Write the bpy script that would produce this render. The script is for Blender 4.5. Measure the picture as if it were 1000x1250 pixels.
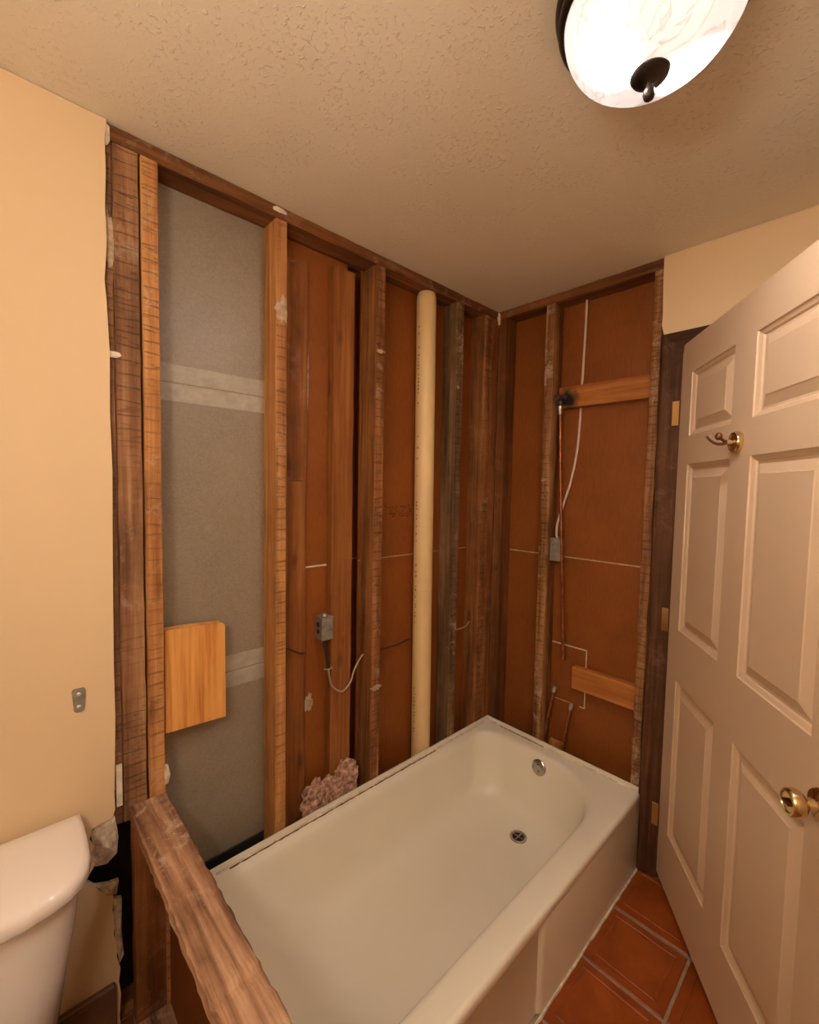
import bpy, bmesh, math, random
from mathutils import Vector, Matrix, noise as mnoise
from mathutils.geometry import tessellate_polygon
random.seed(7)
PI = math.pi
for o in list(bpy.data.objects):
    bpy.data.objects.remove(o)
scene = bpy.context.scene
COL = scene.collection

# ---------------------------------------------------------------- camera
cam_d = bpy.data.cameras.new('camera')
cam_d.sensor_fit = 'HORIZONTAL'; cam_d.sensor_width = 36.0
cam_d.lens = 36.0 * 537.37 / 1000.0
cam_d.clip_start = 0.02
cam = bpy.data.objects.new('camera', cam_d); COL.objects.link(cam)
cam.location = (-1.8648, -1.3518, 1.5215)
cam.rotation_euler = (1.51478, -0.018737, -0.753582)
scene.camera = cam

# ---------------------------------------------------------------- world / exposure / light levels
world = bpy.data.worlds.new('world'); scene.world = world
world.use_nodes = True
world.node_tree.nodes['Background'].inputs[0].default_value = (1.0, 0.8, 0.6, 1)
world.node_tree.nodes['Background'].inputs[1].default_value = 0.01
vs = scene.view_settings
vs.view_transform = 'Standard'; vs.look = 'None'; vs.exposure = 0.55; vs.gamma = 1.0
vs.use_curve_mapping = False
DOME_STRENGTH = 0.64            # ceiling lamp glass, away from its two bulbs
DOME_HOT = 600.0                # in front of the bulbs
GLOBE_STRENGTH = 46.0          # globes of the vanity lamp on the side wall
LAMP_COL = (1.0, 0.91, 0.79)

H = 2.4065          # ceiling
RIM = 0.3176        # tub rim
XL, YF = -2.35, -2.05   # left wall, wall behind the camera

# ---------------------------------------------------------------- helpers
def link(o, parent=None, local=False):
    COL.objects.link(o)
    if parent is not None:
        o.parent = parent
        if not local:
            o.matrix_parent_inverse = world_mat(parent).inverted()
    return o
def world_mat(o):
    m = o.matrix_basis.copy()
    if o.parent is not None:
        m = world_mat(o.parent) @ o.matrix_parent_inverse @ m
    return m
def tag(o, label=None, cat=None, group=None, kind=None):
    if label: o['label'] = label
    if cat: o['category'] = cat
    if group: o['group'] = group
    if kind: o['kind'] = kind
    return o
def thing(name, label, cat, loc, rotz=0.0, group=None, kind=None):
    o = bpy.data.objects.new(name, None); o.empty_display_size = 0.05
    COL.objects.link(o); o.location = loc; o.rotation_euler = (0, 0, rotz)
    return tag(o, label, cat, group, kind)
def build(name, bm, mats, parent=None, smooth=False, local=False, recenter=True, angle=None):
    """bmesh -> one mesh object; origin moved to the foot of the mesh"""
    bmesh.ops.recalc_face_normals(bm, faces=bm.faces)
    me = bpy.data.meshes.new(name)
    loc = Vector((0, 0, 0))
    if recenter and len(bm.verts):
        xs = [v.co for v in bm.verts]
        loc = Vector(((min(c.x for c in xs)+max(c.x for c in xs))/2, (min(c.y for c in xs)+max(c.y for c in xs))/2, min(c.z for c in xs)))
        bmesh.ops.translate(bm, verts=bm.verts, vec=-loc)
    bm.to_mesh(me); bm.free()
    for m in (mats if isinstance(mats, (list, tuple)) else [mats]):
        me.materials.append(m)
    if smooth:
        me.shade_smooth()
        if angle is not None:
            try: me.set_sharp_from_angle(angle=angle)
            except Exception: pass
    o = bpy.data.objects.new(name, me)
    o.location = loc
    return link(o, parent, local)
def add_box(bm, x0, x1, y0, y1, z0, z1, bev=0.0, seg=1):
    vs_ = [bm.verts.new(p) for p in ((x0,y0,z0),(x1,y0,z0),(x1,y1,z0),(x0,y1,z0),(x0,y0,z1),(x1,y0,z1),(x1,y1,z1),(x0,y1,z1))]
    fs = [bm.faces.new([vs_[i] for i in q]) for q in ((0,3,2,1),(4,5,6,7),(0,1,5,4),(1,2,6,5),(2,3,7,6),(3,0,4,7))]
    if bev > 0:
        es = list({e for f in fs for e in f.edges})
        bmesh.ops.bevel(bm, geom=es, offset=bev, segments=seg, profile=0.5, affect='EDGES')
    return vs_
def boxo(name, x0, x1, y0, y1, z0, z1, mat, parent=None, bev=0.002, seg=1, local=False, smooth=False):
    bm = bmesh.new(); add_box(bm, min(x0,x1), max(x0,x1), min(y0,y1), max(y0,y1), min(z0,z1), max(z0,z1), bev, seg)
    return build(name, bm, mat, parent, local=local, smooth=smooth)
def loft(bm, loops, cap0=True, cap1=True, closed=True, mi=0):
    rows = [[bm.verts.new(p) for p in L] for L in loops]
    n = len(rows[0])
    for a, b in zip(rows[:-1], rows[1:]):
        for i in range(n if closed else n-1):
            j = (i+1) % n
            f = bm.faces.new((a[i], a[j], b[j], b[i])); f.material_index = mi
    if cap0: bm.faces.new(list(reversed(rows[0]))).material_index = mi
    if cap1: bm.faces.new(rows[-1]).material_index = mi
    return rows
def beam(name, axis, x0, x1, y0, y1, z0, z1, mat, parent, n=22, ch=0.0025, jit=0.0009, warp=0.0, lean=(0, 0)):
    """rough lumber: chamfered section swept along axis with slightly uneven edges; lean = shift of the far end"""
    bm = bmesh.new(); r = random.Random((round(x0*1000)*7919 + round(y0*1000)*104729 + round(z0*1000)*31 + len(name)) & 0xffff)
    lo = (x0, y0, z0); hi = (x1, y1, z1); ai = 'xyz'.index(axis); b, c = [i for i in range(3) if i != ai]
    B0, B1, C0, C1 = lo[b], hi[b], lo[c], hi[c]
    sec = [(B0+ch, C0), (B1-ch, C0), (B1, C0+ch), (B1, C1-ch), (B1-ch, C1), (B0+ch, C1), (B0, C1-ch), (B0, C0+ch)]
    loops = []; ph = r.random()*6
    for k in range(n+1):
        t = k/n; a = lo[ai] + (hi[ai]-lo[ai])*t
        wv = warp*math.sin(t*PI + ph*0.2)
        L = []
        for (pb, pc) in sec:
            co = [0, 0, 0]; co[ai] = a
            jj = jit if 0 < k < n else jit*0.4
            co[b] = pb + r.uniform(-jj, jj) + wv + lean[0]*t
            co[c] = pc + r.uniform(-jj, jj) + lean[1]*t
            L.append(co)
        loops.append(L)
    loft(bm, loops)
    return build(name, bm, mat, parent)
def tube(name, pts, rad, mat, parent=None, sides=10, cap=True, smooth_pts=True, local=False, wob=0.0):
    P = [Vector(p) for p in pts]
    if smooth_pts and len(P) > 2:
        Q = []
        for i in range(len(P)-1):
            p0 = P[max(i-1, 0)]; p1 = P[i]; p2 = P[i+1]; p3 = P[min(i+2, len(P)-1)]
            for k in range(6):
                t = k/6
                Q.append(0.5*((2*p1)+(p2-p0)*t+(2*p0-5*p1+4*p2-p3)*t*t+(3*p1-p0-3*p2+p3)*t**3))
        Q.append(P[-1]); P = Q
    bm = bmesh.new(); loops = []
    up = Vector((0, 0, 1)); d0 = (P[1]-P[0]).normalized()
    if abs(d0.dot(up)) > 0.9: up = Vector((1, 0, 0))
    nrm = d0.cross(up).normalized()
    for i, p in enumerate(P):
        d = (P[min(i+1, len(P)-1)]-P[max(i-1, 0)]).normalized()
        nrm = (nrm - d*nrm.dot(d)).normalized(); bi = d.cross(nrm)
        rr = rad(i/(len(P)-1)) if callable(rad) else rad
        loops.append([p + (nrm*math.cos(a)+bi*math.sin(a))*rr for a in [2*PI*k/sides for k in range(sides)]])
    loft(bm, loops, cap, cap)
    return build(name, bm, mat, parent, smooth=True, local=local, angle=0.9)
def lathe(name, prof, M, mat, parent=None, n=40, local=False, smooth=True, ang=0.7):
    """prof = [(r, h)...] about the z axis of matrix M"""
    bm = bmesh.new(); loops = []
    for r, h in prof:
        loops.append([M @ Vector((max(r, 1e-4)*math.cos(2*PI*k/n), max(r, 1e-4)*math.sin(2*PI*k/n), h)) for k in range(n)])
    loft(bm, loops, True, True)
    return build(name, bm, mat, parent, smooth=smooth, local=local, angle=ang)
def axis_mat(origin, zdir):
    z = Vector(zdir).normalized(); u = Vector((0, 0, 1)) if abs(z.z) < 0.9 else Vector((1, 0, 0))
    x = u.cross(z).normalized(); y = z.cross(x)
    return Matrix(((x.x, y.x, z.x, origin[0]), (x.y, y.y, z.y, origin[1]), (x.z, y.z, z.z, origin[2]), (0, 0, 0, 1)))
def plate(name, outline, y0, y1, mats, parent=None, rim_mat=0, plane='xz'):
    """flat polygon with thickness; plane xz (y0..y1) or yz (x0..x1)"""
    bm = bmesh.new()
    def P(a, b, d): return (a, d, b) if plane == 'xz' else (d, a, b)
    A = [bm.verts.new(P(a, b, y0)) for a, b in outline]; B = [bm.verts.new(P(a, b, y1)) for a, b in outline]
    for t in tessellate_polygon([[Vector((a, b, 0)) for a, b in outline]]):
        bm.faces.new([A[k] for k in t]); bm.faces.new([B[k] for k in reversed(t)])
    n = len(A)
    for i in range(n):
        f = bm.faces.new((A[i], B[i], B[(i+1) % n], A[(i+1) % n])); f.material_index = rim_mat
    return build(name, bm, mats, parent)
def lump(name, c, size, mat, parent=None, sub=4, amp=0.25, freq=3.0, seed=0.0, flat=None):
    bm = bmesh.new(); bmesh.ops.create_icosphere(bm, subdivisions=sub, radius=1.0)
    for v in bm.verts:
        d = v.co.normalized()
        k = 1 + amp*mnoise.fractal(d*freq+Vector((seed, seed*2, 1)), 0.7, 2.0, 5)
        v.co = Vector((d.x*size[0]*k, d.y*size[1]*k, d.z*size[2]*k)) + Vector(c)
        if flat is not None and v.co.z < flat: v.co.z = flat
    return build(name, bm, mat, parent, smooth=False)

# ---------------------------------------------------------------- materials
class NB:
    def __init__(s, name):
        s.m = bpy.data.materials.new(name); s.m.use_nodes = True; s.nt = s.m.node_tree
        s.b = s.nt.nodes['Principled BSDF']
    def n(s, t, **kw):
        nd = s.nt.nodes.new(t)
        for k, v in kw.items():
            if k.startswith('i_'):
                key = k[2:]; key = int(key) if key.isdigit() else key.replace('_', ' ')
                s.put(nd.inputs[key], v)
            else: setattr(nd, k, v)
        return nd
    def put(s, sock, v):
        if hasattr(v, 'bl_idname') and v.bl_idname.startswith('NodeSocket'): s.nt.links.new(v, sock)
        else: sock.default_value = v
    def math(s, op, a, b=0.0, clamp=False):
        nd = s.nt.nodes.new('ShaderNodeMath'); nd.operation = op; nd.use_clamp = clamp
        s.put(nd.inputs[0], a); s.put(nd.inputs[1], b); return nd.outputs[0]
    def mix(s, f, a, b, mode='MIX'):
        nd = s.nt.nodes.new('ShaderNodeMix'); nd.data_type = 'RGBA'; nd.blend_type = mode
        s.put(nd.inputs[0], f); s.put(nd.inputs[6], c4(a)); s.put(nd.inputs[7], c4(b)); return nd.outputs[2]
    def ramp(s, f, stops, interp='LINEAR'):
        nd = s.nt.nodes.new('ShaderNodeValToRGB'); s.nt.links.new(f, nd.inputs[0]); r = nd.color_ramp; r.interpolation = interp
        while len(r.elements) < len(stops): r.elements.new(0.5)
        for e, (p, c) in zip(r.elements, stops): e.position = p; e.color = c4(c)
        return nd.outputs[0]
    def coord(s, rnd=True):
        tc = s.n('ShaderNodeTexCoord').outputs['Object']
        if not rnd: return tc
        oi = s.n('ShaderNodeObjectInfo').outputs['Random']
        k = s.math('MULTIPLY', oi, 37.0)
        return s.n('ShaderNodeVectorMath', operation='ADD', i_0=tc, i_1=s.n('ShaderNodeCombineXYZ', i_X=k, i_Y=k, i_Z=k).outputs[0]).outputs[0]
    def noise(s, vec, scale=5.0, detail=4.0, rough=0.55, dist=0.0, sc=None):
        if sc is not None: vec = s.n('ShaderNodeMapping', i_Vector=vec, i_Scale=sc).outputs[0]
        return s.n('ShaderNodeTexNoise', i_Vector=vec, i_Scale=scale, i_Detail=detail, i_Roughness=rough, i_Distortion=dist).outputs[0]
    def bump(s, h, strength=0.3, dist=0.01, inv=False):
        nd = s.n('ShaderNodeBump', invert=inv, i_Height=h, i_Strength=strength, i_Distance=dist)
        s.nt.links.new(nd.outputs[0], s.b.inputs['Normal'])
    def set(s, col=None, rough=None, metal=None, spec=None):
        if col is not None: s.put(s.b.inputs['Base Color'], c4(col))
        if rough is not None: s.put(s.b.inputs['Roughness'], rough)
        if metal is not None: s.put(s.b.inputs['Metallic'], metal)
        if spec is not None: s.put(s.b.inputs['Specular IOR Level'], spec)
        return s.m
def c4(v):
    if isinstance(v, (tuple, list)) and len(v) == 3: return (v[0], v[1], v[2], 1.0)
    return v
def plain(name, col, rough=0.5, metal=0.0, var=0.12, scale=8.0, bump=0.0, bscale=60.0, spec=0.5):
    b = NB(name); v = b.coord()
    f = b.noise(v, scale, 5, 0.6)
    c = b.ramp(f, [(0.3, tuple(x*(1-var) for x in col)), (0.7, tuple(min(1, x*(1+var)) for x in col))])
    if bump: b.bump(b.noise(v, bscale, 4, 0.6), bump, 0.004)
    return b.set(c, rough, metal, spec)
def wood(name, dark, mid, light, axis='z', face='y', marks=0.0, plaster=0.0, rough=0.75, grain=1.0, knots=0.5, stain=0.45, ends=0.0):
    b = NB(name); v = b.coord()
    dark, mid, light = [tuple(x*k for x, k in zip(c_, (1.08, 0.93, 0.74))) for c_ in (dark, mid, light)]
    ai = 'xyz'.index(axis)
    g = [26.0*grain]*3; g[ai] = 1.3*grain
    f1 = b.noise(v, 1.0, 8, 0.62, 0.5, tuple(g))
    g2 = [90.0]*3; g2[ai] = 3.0
    f2 = b.noise(v, 1.0, 5, 0.6, 0.2, tuple(g2))
    f = b.math('ADD', b.math('MULTIPLY', f1, 0.72), b.math('MULTIPLY', f2, 0.28))
    c = b.ramp(f, [(0.37, dark), (0.5, mid), (0.63, light)])
    bl = b.noise(v, 3.2, 5, 0.65, 0.4)
    c = b.mix(b.ramp(bl, [(0.42, (0, 0, 0)), (0.72, (1, 1, 1))]), c, b.mix(1.0, c, tuple(1-stain+0.0 for _ in range(3)), 'MULTIPLY'))
    h = f
    if knots:
        gk = [9.0]*3; gk[ai] = 3.4
        vk = b.n('ShaderNodeMapping', i_Vector=v, i_Scale=tuple(gk)).outputs[0]
        vo = b.n('ShaderNodeTexVoronoi', i_Vector=vk, i_Scale=1.0)
        kk = b.ramp(vo.outputs['Distance'], [(0.05, (1, 1, 1)), (0.16, (0, 0, 0))])
        c = b.mix(b.math('MULTIPLY', kk, knots), c, tuple(x*0.35 for x in dark))
    if marks or plaster:
        nrm = b.n('ShaderNodeNewGeometry').outputs['Normal']
        sx = b.n('ShaderNodeSeparateXYZ', i_Vector=nrm).outputs['xyz'.index(face)]
        msk = b.ramp(b.math('ABSOLUTE', sx), [(0.7, (0, 0, 0)), (0.95, (1, 1, 1))])
        if marks:
            gm = [16.0]*3; gm[ai] = 120.0
            m1 = b.ramp(b.noise(v, 1.0, 6, 0.7, 0.6, tuple(gm)), [(0.55, (0, 0, 0)), (0.68, (1, 1, 1))])
            gw = [2.2]*3; gw[ai] = 9.0
            wv = b.n('ShaderNodeTexWave', wave_type='BANDS', bands_direction=axis.upper(), i_Vector=b.n('ShaderNodeMapping', i_Vector=v, i_Scale=tuple(gw)).outputs[0],
                     i_Scale=1.0, i_Distortion=3.0, i_Detail=4.0, i_Detail_Scale=3.0).outputs['Fac']
            m2 = b.ramp(wv, [(0.0, (1, 1, 1)), (0.055, (0, 0, 0))])
            area = b.ramp(b.noise(v, 2.2, 2, 0.5), [(0.36, (0, 0, 0)), (0.52, (1, 1, 1))])
            mm = b.math('MAXIMUM', b.math('MULTIPLY', m1, area), b.math('MULTIPLY', b.math('MULTIPLY', m2, area), 0.7))
            mm = b.math('MULTIPLY', mm, msk)
            c = b.mix(b.math('MULTIPLY', mm, marks*0.8), c, tuple(x*0.38 for x in dark))
            h = b.math('SUBTRACT', h, b.math('MULTIPLY', mm, 0.8))
        if plaster:
            p1 = b.ramp(b.noise(v, 16.0, 8, 0.78, 0.6), [(0.52, (0, 0, 0)), (0.72, (1, 1, 1))])
            p2 = b.ramp(b.noise(v, 3.0, 3, 0.5), [(0.45, (0.15, 0.15, 0.15)), (0.6, (1, 1, 1))])
            pp = b.math('MULTIPLY', b.math('MULTIPLY', p1, p2), b.math('ADD', b.math('MULTIPLY', msk, 0.85), 0.15))
            c = b.mix(b.math('MULTIPLY', pp, plaster), c, (0.66, 0.52, 0.39))
    b.bump(h, 0.45, 0.004)
    return b.set(c, rough, 0.0, 0.35)

M = {}
# long wall lumber
M['stud_old'] = wood('wood_old_post', (0.125, 0.060, 0.030), (0.27, 0.145, 0.078), (0.43, 0.265, 0.155), marks=1.1, plaster=0.5)
M['stud_tan'] = wood('wood_tan_stud', (0.27, 0.115, 0.040), (0.46, 0.235, 0.092), (0.62, 0.36, 0.165), marks=1.1, plaster=0.6, stain=0.3)
M['stud_mid'] = wood('wood_brown_stud', (0.13, 0.05, 0.015), (0.27, 0.115, 0.038), (0.42, 0.21, 0.085), marks=1.1, plaster=0.9)
M['stud_grey'] = wood('wood_weathered_grey', (0.085, 0.048, 0.024), (0.175, 0.108, 0.058), (0.31, 0.20, 0.115), marks=1.0, plaster=0.9, knots=0.3)
M['stud_red'] = wood('wood_redbrown', (0.13, 0.044, 0.011), (0.23, 0.085, 0.022), (0.33, 0.14, 0.045), plaster=0.25)
M['stud_flat'] = wood('wood_flat_stud', (0.18, 0.062, 0.013), (0.27, 0.105, 0.026), (0.36, 0.16, 0.05), knots=0.7, stain=0.25)
M['plate_x'] = wood('wood_plate_along', (0.10, 0.036, 0.010), (0.20, 0.08, 0.024), (0.30, 0.14, 0.05), axis='x', plaster=0.4)
M['plate_y'] = wood('wood_plate_end', (0.09, 0.032, 0.009), (0.17, 0.066, 0.02), (0.26, 0.115, 0.04), axis='y', face='x', plaster=0.2)
M['end_stud'] = wood('wood_end_stud', (0.13, 0.05, 0.016), (0.27, 0.13, 0.052), (0.46, 0.27, 0.135), face='x', marks=1.1, plaster=0.95)
M['end_dark'] = wood('wood_end_dark', (0.10, 0.034, 0.009), (0.17, 0.064, 0.017), (0.24, 0.10, 0.03), face='x', plaster=0.15)
M['cap'] = wood('wood_cap_rail', (0.14, 0.068, 0.042), (0.38, 0.235, 0.16), (0.66, 0.49, 0.38), axis='y', face='z', plaster=0.9, grain=0.8, stain=0.4)
M['pine'] = wood('wood_fresh_pine', (0.48, 0.17, 0.035), (0.74, 0.40, 0.13), (0.80, 0.50, 0.20), grain=0.8, knots=0.5, stain=0.12, rough=0.6)
M['block_y'] = wood('wood_block_orange', (0.34, 0.12, 0.028), (0.46, 0.19, 0.05), (0.55, 0.26, 0.085), axis='y', face='x', knots=0.6, stain=0.25)
M['casing'] = wood('wood_dark_casing', (0.045, 0.017, 0.007), (0.085, 0.035, 0.014), (0.15, 0.068, 0.03), face='x', plaster=0.15, rough=0.75)
M['casing_y'] = wood('wood_dark_casing_head', (0.045, 0.017, 0.007), (0.085, 0.035, 0.014), (0.15, 0.068, 0.03), axis='y', face='x', rough=0.75)

def char_block():
    """orange block with a torch-scorched patch by the shower elbow"""
    m = M['block_y'].copy(); m.name = 'wood_block_scorched'; nt = m.node_tree; N = nt.nodes; Lk = nt.links
    b = N['Principled BSDF']; src = b.inputs['Base Color'].links[0].from_socket
    tc = N.new('ShaderNodeTexCoord'); d = N.new('ShaderNodeVectorMath'); d.operation = 'DISTANCE'
    Lk.new(tc.outputs['Object'], d.inputs[0]); d.inputs[1].default_value = (-0.02, 0.158, 0.035)
    ns = N.new('ShaderNodeTexNoise'); ns.inputs['Scale'].default_value = 40; Lk.new(tc.outputs['Object'], ns.inputs['Vector'])
    ad = N.new('ShaderNodeMath'); ad.operation = 'MULTIPLY_ADD'; Lk.new(ns.outputs[0], ad.inputs[0]); ad.inputs[1].default_value = 0.04; Lk.new(d.outputs['Value'], ad.inputs[2])
    rp = N.new('ShaderNodeValToRGB'); Lk.new(ad.outputs[0], rp.inputs[0])
    rp.color_ramp.elements[0].position = 0.045; rp.color_ramp.elements[0].color = (1, 1, 1, 1)
    rp.color_ramp.elements[1].position = 0.085; rp.color_ramp.elements[1].color = (0, 0, 0, 1)
    mx = N.new('ShaderNodeMix'); mx.data_type = 'RGBA'; Lk.new(rp.outputs[0], mx.inputs[0]); Lk.new(src, mx.inputs[6]); mx.inputs[7].default_value = (0.012, 0.008, 0.006, 1)
    Lk.new(mx.outputs[2], b.inputs['Base Color']); return m
M['block_char'] = char_block()

def brown_board():
    b = NB('brown_panel_back'); v = b.coord()
    c = b.ramp(b.noise(v, 5.0, 6, 0.6, 0.3), [(0.3, (0.21, 0.055, 0.005)), (0.7, (0.29, 0.082, 0.009))])
    fine = b.noise(v, 1.0, 4, 0.6, 0, (160, 160, 30))
    c = b.mix(0.25, c, b.ramp(fine, [(0.3, (0.15, 0.036, 0.004)), (0.7, (0.36, 0.105, 0.013))]))
    sm = b.ramp(b.noise(v, 7.0, 6, 0.75, 1.0), [(0.66, (0, 0, 0)), (0.82, (1, 1, 1))])
    c = b.mix(b.math('MULTIPLY', sm, 0.35), c, (0.45, 0.30, 0.17))
    b.bump(fine, 0.1, 0.002)
    return b.set(c, 0.62, 0, 0.4)
M['brown'] = brown_board()
def grey_board():
    b = NB('grey_board_back'); v = b.coord()
    c = b.ramp(b.noise(v, 4.0, 7, 0.65, 0.4), [(0.3, (0.24, 0.19, 0.135)), (0.7, (0.31, 0.245, 0.175))])
    fib = b.noise(v, 150, 4, 0.75)
    c = b.mix(0.28, c, b.ramp(fib, [(0.35, (0.17, 0.13, 0.09)), (0.65, (0.40, 0.32, 0.235))]))
    sm = b.ramp(b.noise(v, 6.0, 6, 0.7, 1.2), [(0.62, (0, 0, 0)), (0.78, (1, 1, 1))])
    c = b.mix(b.math('MULTIPLY', sm, 0.25), c, (0.45, 0.40, 0.32))
    b.bump(fib, 0.06, 0.002)
    return b.set(c, 0.42, 0, 0.5)
M['grey'] = grey_board()
M['tape'] = plain('joint_tape_paper', (0.40, 0.355, 0.285), 0.6, var=0.15, scale=30, bump=0.15)
M['black'] = plain('black_membrane', (0.012, 0.011, 0.010), 0.55)
M['gypsum'] = plain('gypsum_core', (0.70, 0.60, 0.47), 0.9, var=0.25, scale=30, bump=0.6, bscale=70)
M['torn'] = plain('torn_drywall_paper', (0.60, 0.47, 0.34), 0.95, var=0.4, scale=45, bump=0.8, bscale=60)
M['splash'] = plain('dried_plaster', (0.47, 0.33, 0.21), 0.9, var=0.35, scale=60)
M['seam'] = plain('gypsum_seam', (0.52, 0.34, 0.19), 0.9, var=0.25, scale=40)
M['dark_void'] = plain('cavity_shade', (0.03, 0.018, 0.01), 0.9)  # near-black colour that holds the shade of the open cavity
def wall_paint(name, col):
    b = NB(name); v = b.coord(False)
    c = b.ramp(b.noise(v, 2.0, 5, 0.6), [(0.3, tuple(x*0.97 for x in col)), (0.7, col)])
    sc = b.ramp(b.noise(v, 1.0, 3, 0.6, 0.6, (60, 60, 5)), [(0.74, (0, 0, 0)), (0.78, (1, 1, 1))])
    c = b.mix(b.math('MULTIPLY', sc, 0.18), c, tuple(x*0.6 for x in col))
    b.bump(b.noise(v, 90, 4, 0.6), 0.12, 0.002)
    return b.set(c, 0.55, 0, 0.3)
M['cream'] = wall_paint('cream_wall_paint', (0.78, 0.575, 0.345))
def ceil_tex():
    b = NB('textured_ceiling'); v = b.coord(False)
    col = b.ramp(b.noise(v, 1.4, 4, 0.6), [(0.3, (0.80, 0.70, 0.545)), (0.7, (0.85, 0.75, 0.59))])
    fine = b.noise(v, 150, 4, 0.7)
    spl = b.ramp(b.noise(v, 85, 4, 0.6, 0.5), [(0.56, (0, 0, 0)), (0.70, (1, 1, 1))])
    patch = b.ramp(b.noise(v, 7.0, 4, 0.6, 0.5), [(0.42, (0.12, 0.12, 0.12)), (0.62, (1, 1, 1))])
    sp = b.math('MULTIPLY', spl, patch)
    col = b.mix(b.math('MULTIPLY', sp, 0.5), col, (0.92, 0.84, 0.70))  # raised flecks coloured lighter, standing in for the light they catch
    b.bump(b.math('ADD', b.math('MULTIPLY', sp, 1.0), b.math('MULTIPLY', fine, 0.15)), 0.6, 0.004)
    return b.set(col, 0.7, 0, 0.35)
M['ceiling'] = ceil_tex()
def enamel():
    b = NB('almond_tub_enamel'); v = b.coord(False)
    c = b.ramp(b.noise(v, 3.0, 4, 0.6), [(0.3, (0.83, 0.765, 0.62)), (0.7, (0.87, 0.805, 0.66))])
    return b.set(c, 0.24, 0, 0.5)
M['enamel'] = enamel()
M['caulk'] = plain('dirty_caulk', (0.72, 0.61, 0.46), 0.8, var=0.3, scale=40, bump=0.4)
M['grime'] = plain('brown_grime_line', (0.16, 0.075, 0.025), 0.9, var=0.4, scale=60)
def tile_mat():
    b = NB('terracotta_tile'); v = b.coord()
    c = b.ramp(b.noise(v, 9.0, 6, 0.65, 0.5), [(0.3, (0.20, 0.038, 0.005)), (0.55, (0.29, 0.060, 0.007)), (0.75, (0.36, 0.088, 0.014))])
    b.bump(b.noise(v, 60, 4, 0.6), 0.15, 0.003)
    return b.set(c, 0.38, 0, 0.5)
M['tile'] = tile_mat()
M['grout'] = plain('grey_grout', (0.34, 0.23, 0.155), 0.95, var=0.25, scale=30, bump=0.4)
M['basetile'] = plain('dark_base_tile', (0.16, 0.07, 0.035), 0.6, var=0.3, scale=12)
M['door'] = plain('white_door_paint', (0.65, 0.47, 0.305), 0.42, var=0.02, scale=3)
M['porcelain'] = plain('white_porcelain', (0.88, 0.80, 0.72), 0.12, var=0.01, scale=2)
M['brass'] = plain('polished_brass', (0.72, 0.55, 0.30), 0.18, 1.0, var=0.06)
M['chrome'] = plain('dull_chrome', (0.50, 0.48, 0.44), 0.28, 1.0, var=0.2, scale=40)
M['galv'] = plain('galvanised_steel', (0.42, 0.42, 0.40), 0.45, 0.75, var=0.3, scale=45, bump=0.2)
M['bronze'] = plain('dark_bronze', (0.030, 0.020, 0.015), 0.35, 0.6, var=0.3)
M['darkbrass'] = plain('tarnished_brass', (0.20, 0.10, 0.05), 0.3, 1.0, var=0.2)
M['copper'] = plain('old_copper', (0.36, 0.13, 0.06), 0.42, 0.8, var=0.4, scale=30)
M['solder'] = plain('solder_grey', (0.62, 0.58, 0.52), 0.4, 0.7, var=0.3, scale=60)
M['iron'] = plain('dark_fitting', (0.10, 0.07, 0.06), 0.5, 0.7, var=0.5, scale=60, bump=0.4)
M['pvc'] = plain('cream_pvc', (0.80, 0.57, 0.28), 0.4, var=0.05, scale=6)
M['ink'] = plain('black_print', (0.03, 0.022, 0.015), 0.7)
M['ink_brown'] = plain('brown_stamp', (0.055, 0.02, 0.006), 0.9)
M['cable_white'] = plain('white_cable_sheath', (0.72, 0.52, 0.42), 0.5, var=0.06)
M['cable_grey'] = plain('grey_cable_sheath', (0.42, 0.31, 0.21), 0.55, var=0.1)
M['cable_brown'] = plain('brown_cable_sheath', (0.085, 0.028, 0.012), 0.6)
M['foam'] = plain('pink_rubble', (0.46, 0.27, 0.19), 0.95, var=0.75, scale=55, bump=1.0, bscale=90)
def dome_glass():
    b = NB('alabaster_glass_lit'); v = b.coord(False)
    f = b.noise(v, 5.0, 6, 0.6, 2.2)
    ve = b.math('ABSOLUTE', b.math('SUBTRACT', f, 0.5))
    veins = b.ramp(ve, [(0.0, (0.55, 0.5, 0.45)), (0.02, (1, 1, 1))])
    cloud = b.ramp(b.noise(v, 7.0, 4, 0.6, 0.8), [(0.3, (0.7, 0.7, 0.7)), (0.7, (1, 1, 1))])
    st = b.math('MULTIPLY', b.math('MULTIPLY', veins, cloud), DOME_STRENGTH)
    flat = b.n('ShaderNodeVectorMath', operation='MULTIPLY', i_0=v, i_1=(1, 1, 0)).outputs[0]
    for c in ((0.058, -0.045, 0), (-0.052, 0.050, 0)):      # glow of the two bulbs through the glass
        d = b.n('ShaderNodeVectorMath', operation='DISTANCE', i_0=flat, i_1=c).outputs['Value']
        g = b.math('POWER', 2.718, b.math('MULTIPLY', b.math('POWER', b.math('DIVIDE', d, 0.020), 2.0), -1.0))
        st = b.math('ADD', st, b.math('MULTIPLY', g, DOME_HOT))
    b.set((0.8, 0.72, 0.64), 0.2)
    b.put(b.b.inputs['Emission Color'], c4((1.0, 0.91, 0.86))); b.put(b.b.inputs['Emission Strength'], st)
    return b.m
M['dome'] = dome_glass()
def globe():
    b = NB('lit_globe'); b.set((0.8, 0.8, 0.8), 0.3)
    b.put(b.b.inputs['Emission Color'], c4(LAMP_COL)); b.put(b.b.inputs['Emission Strength'], GLOBE_STRENGTH); return b.m
M['globe'] = globe()

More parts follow.
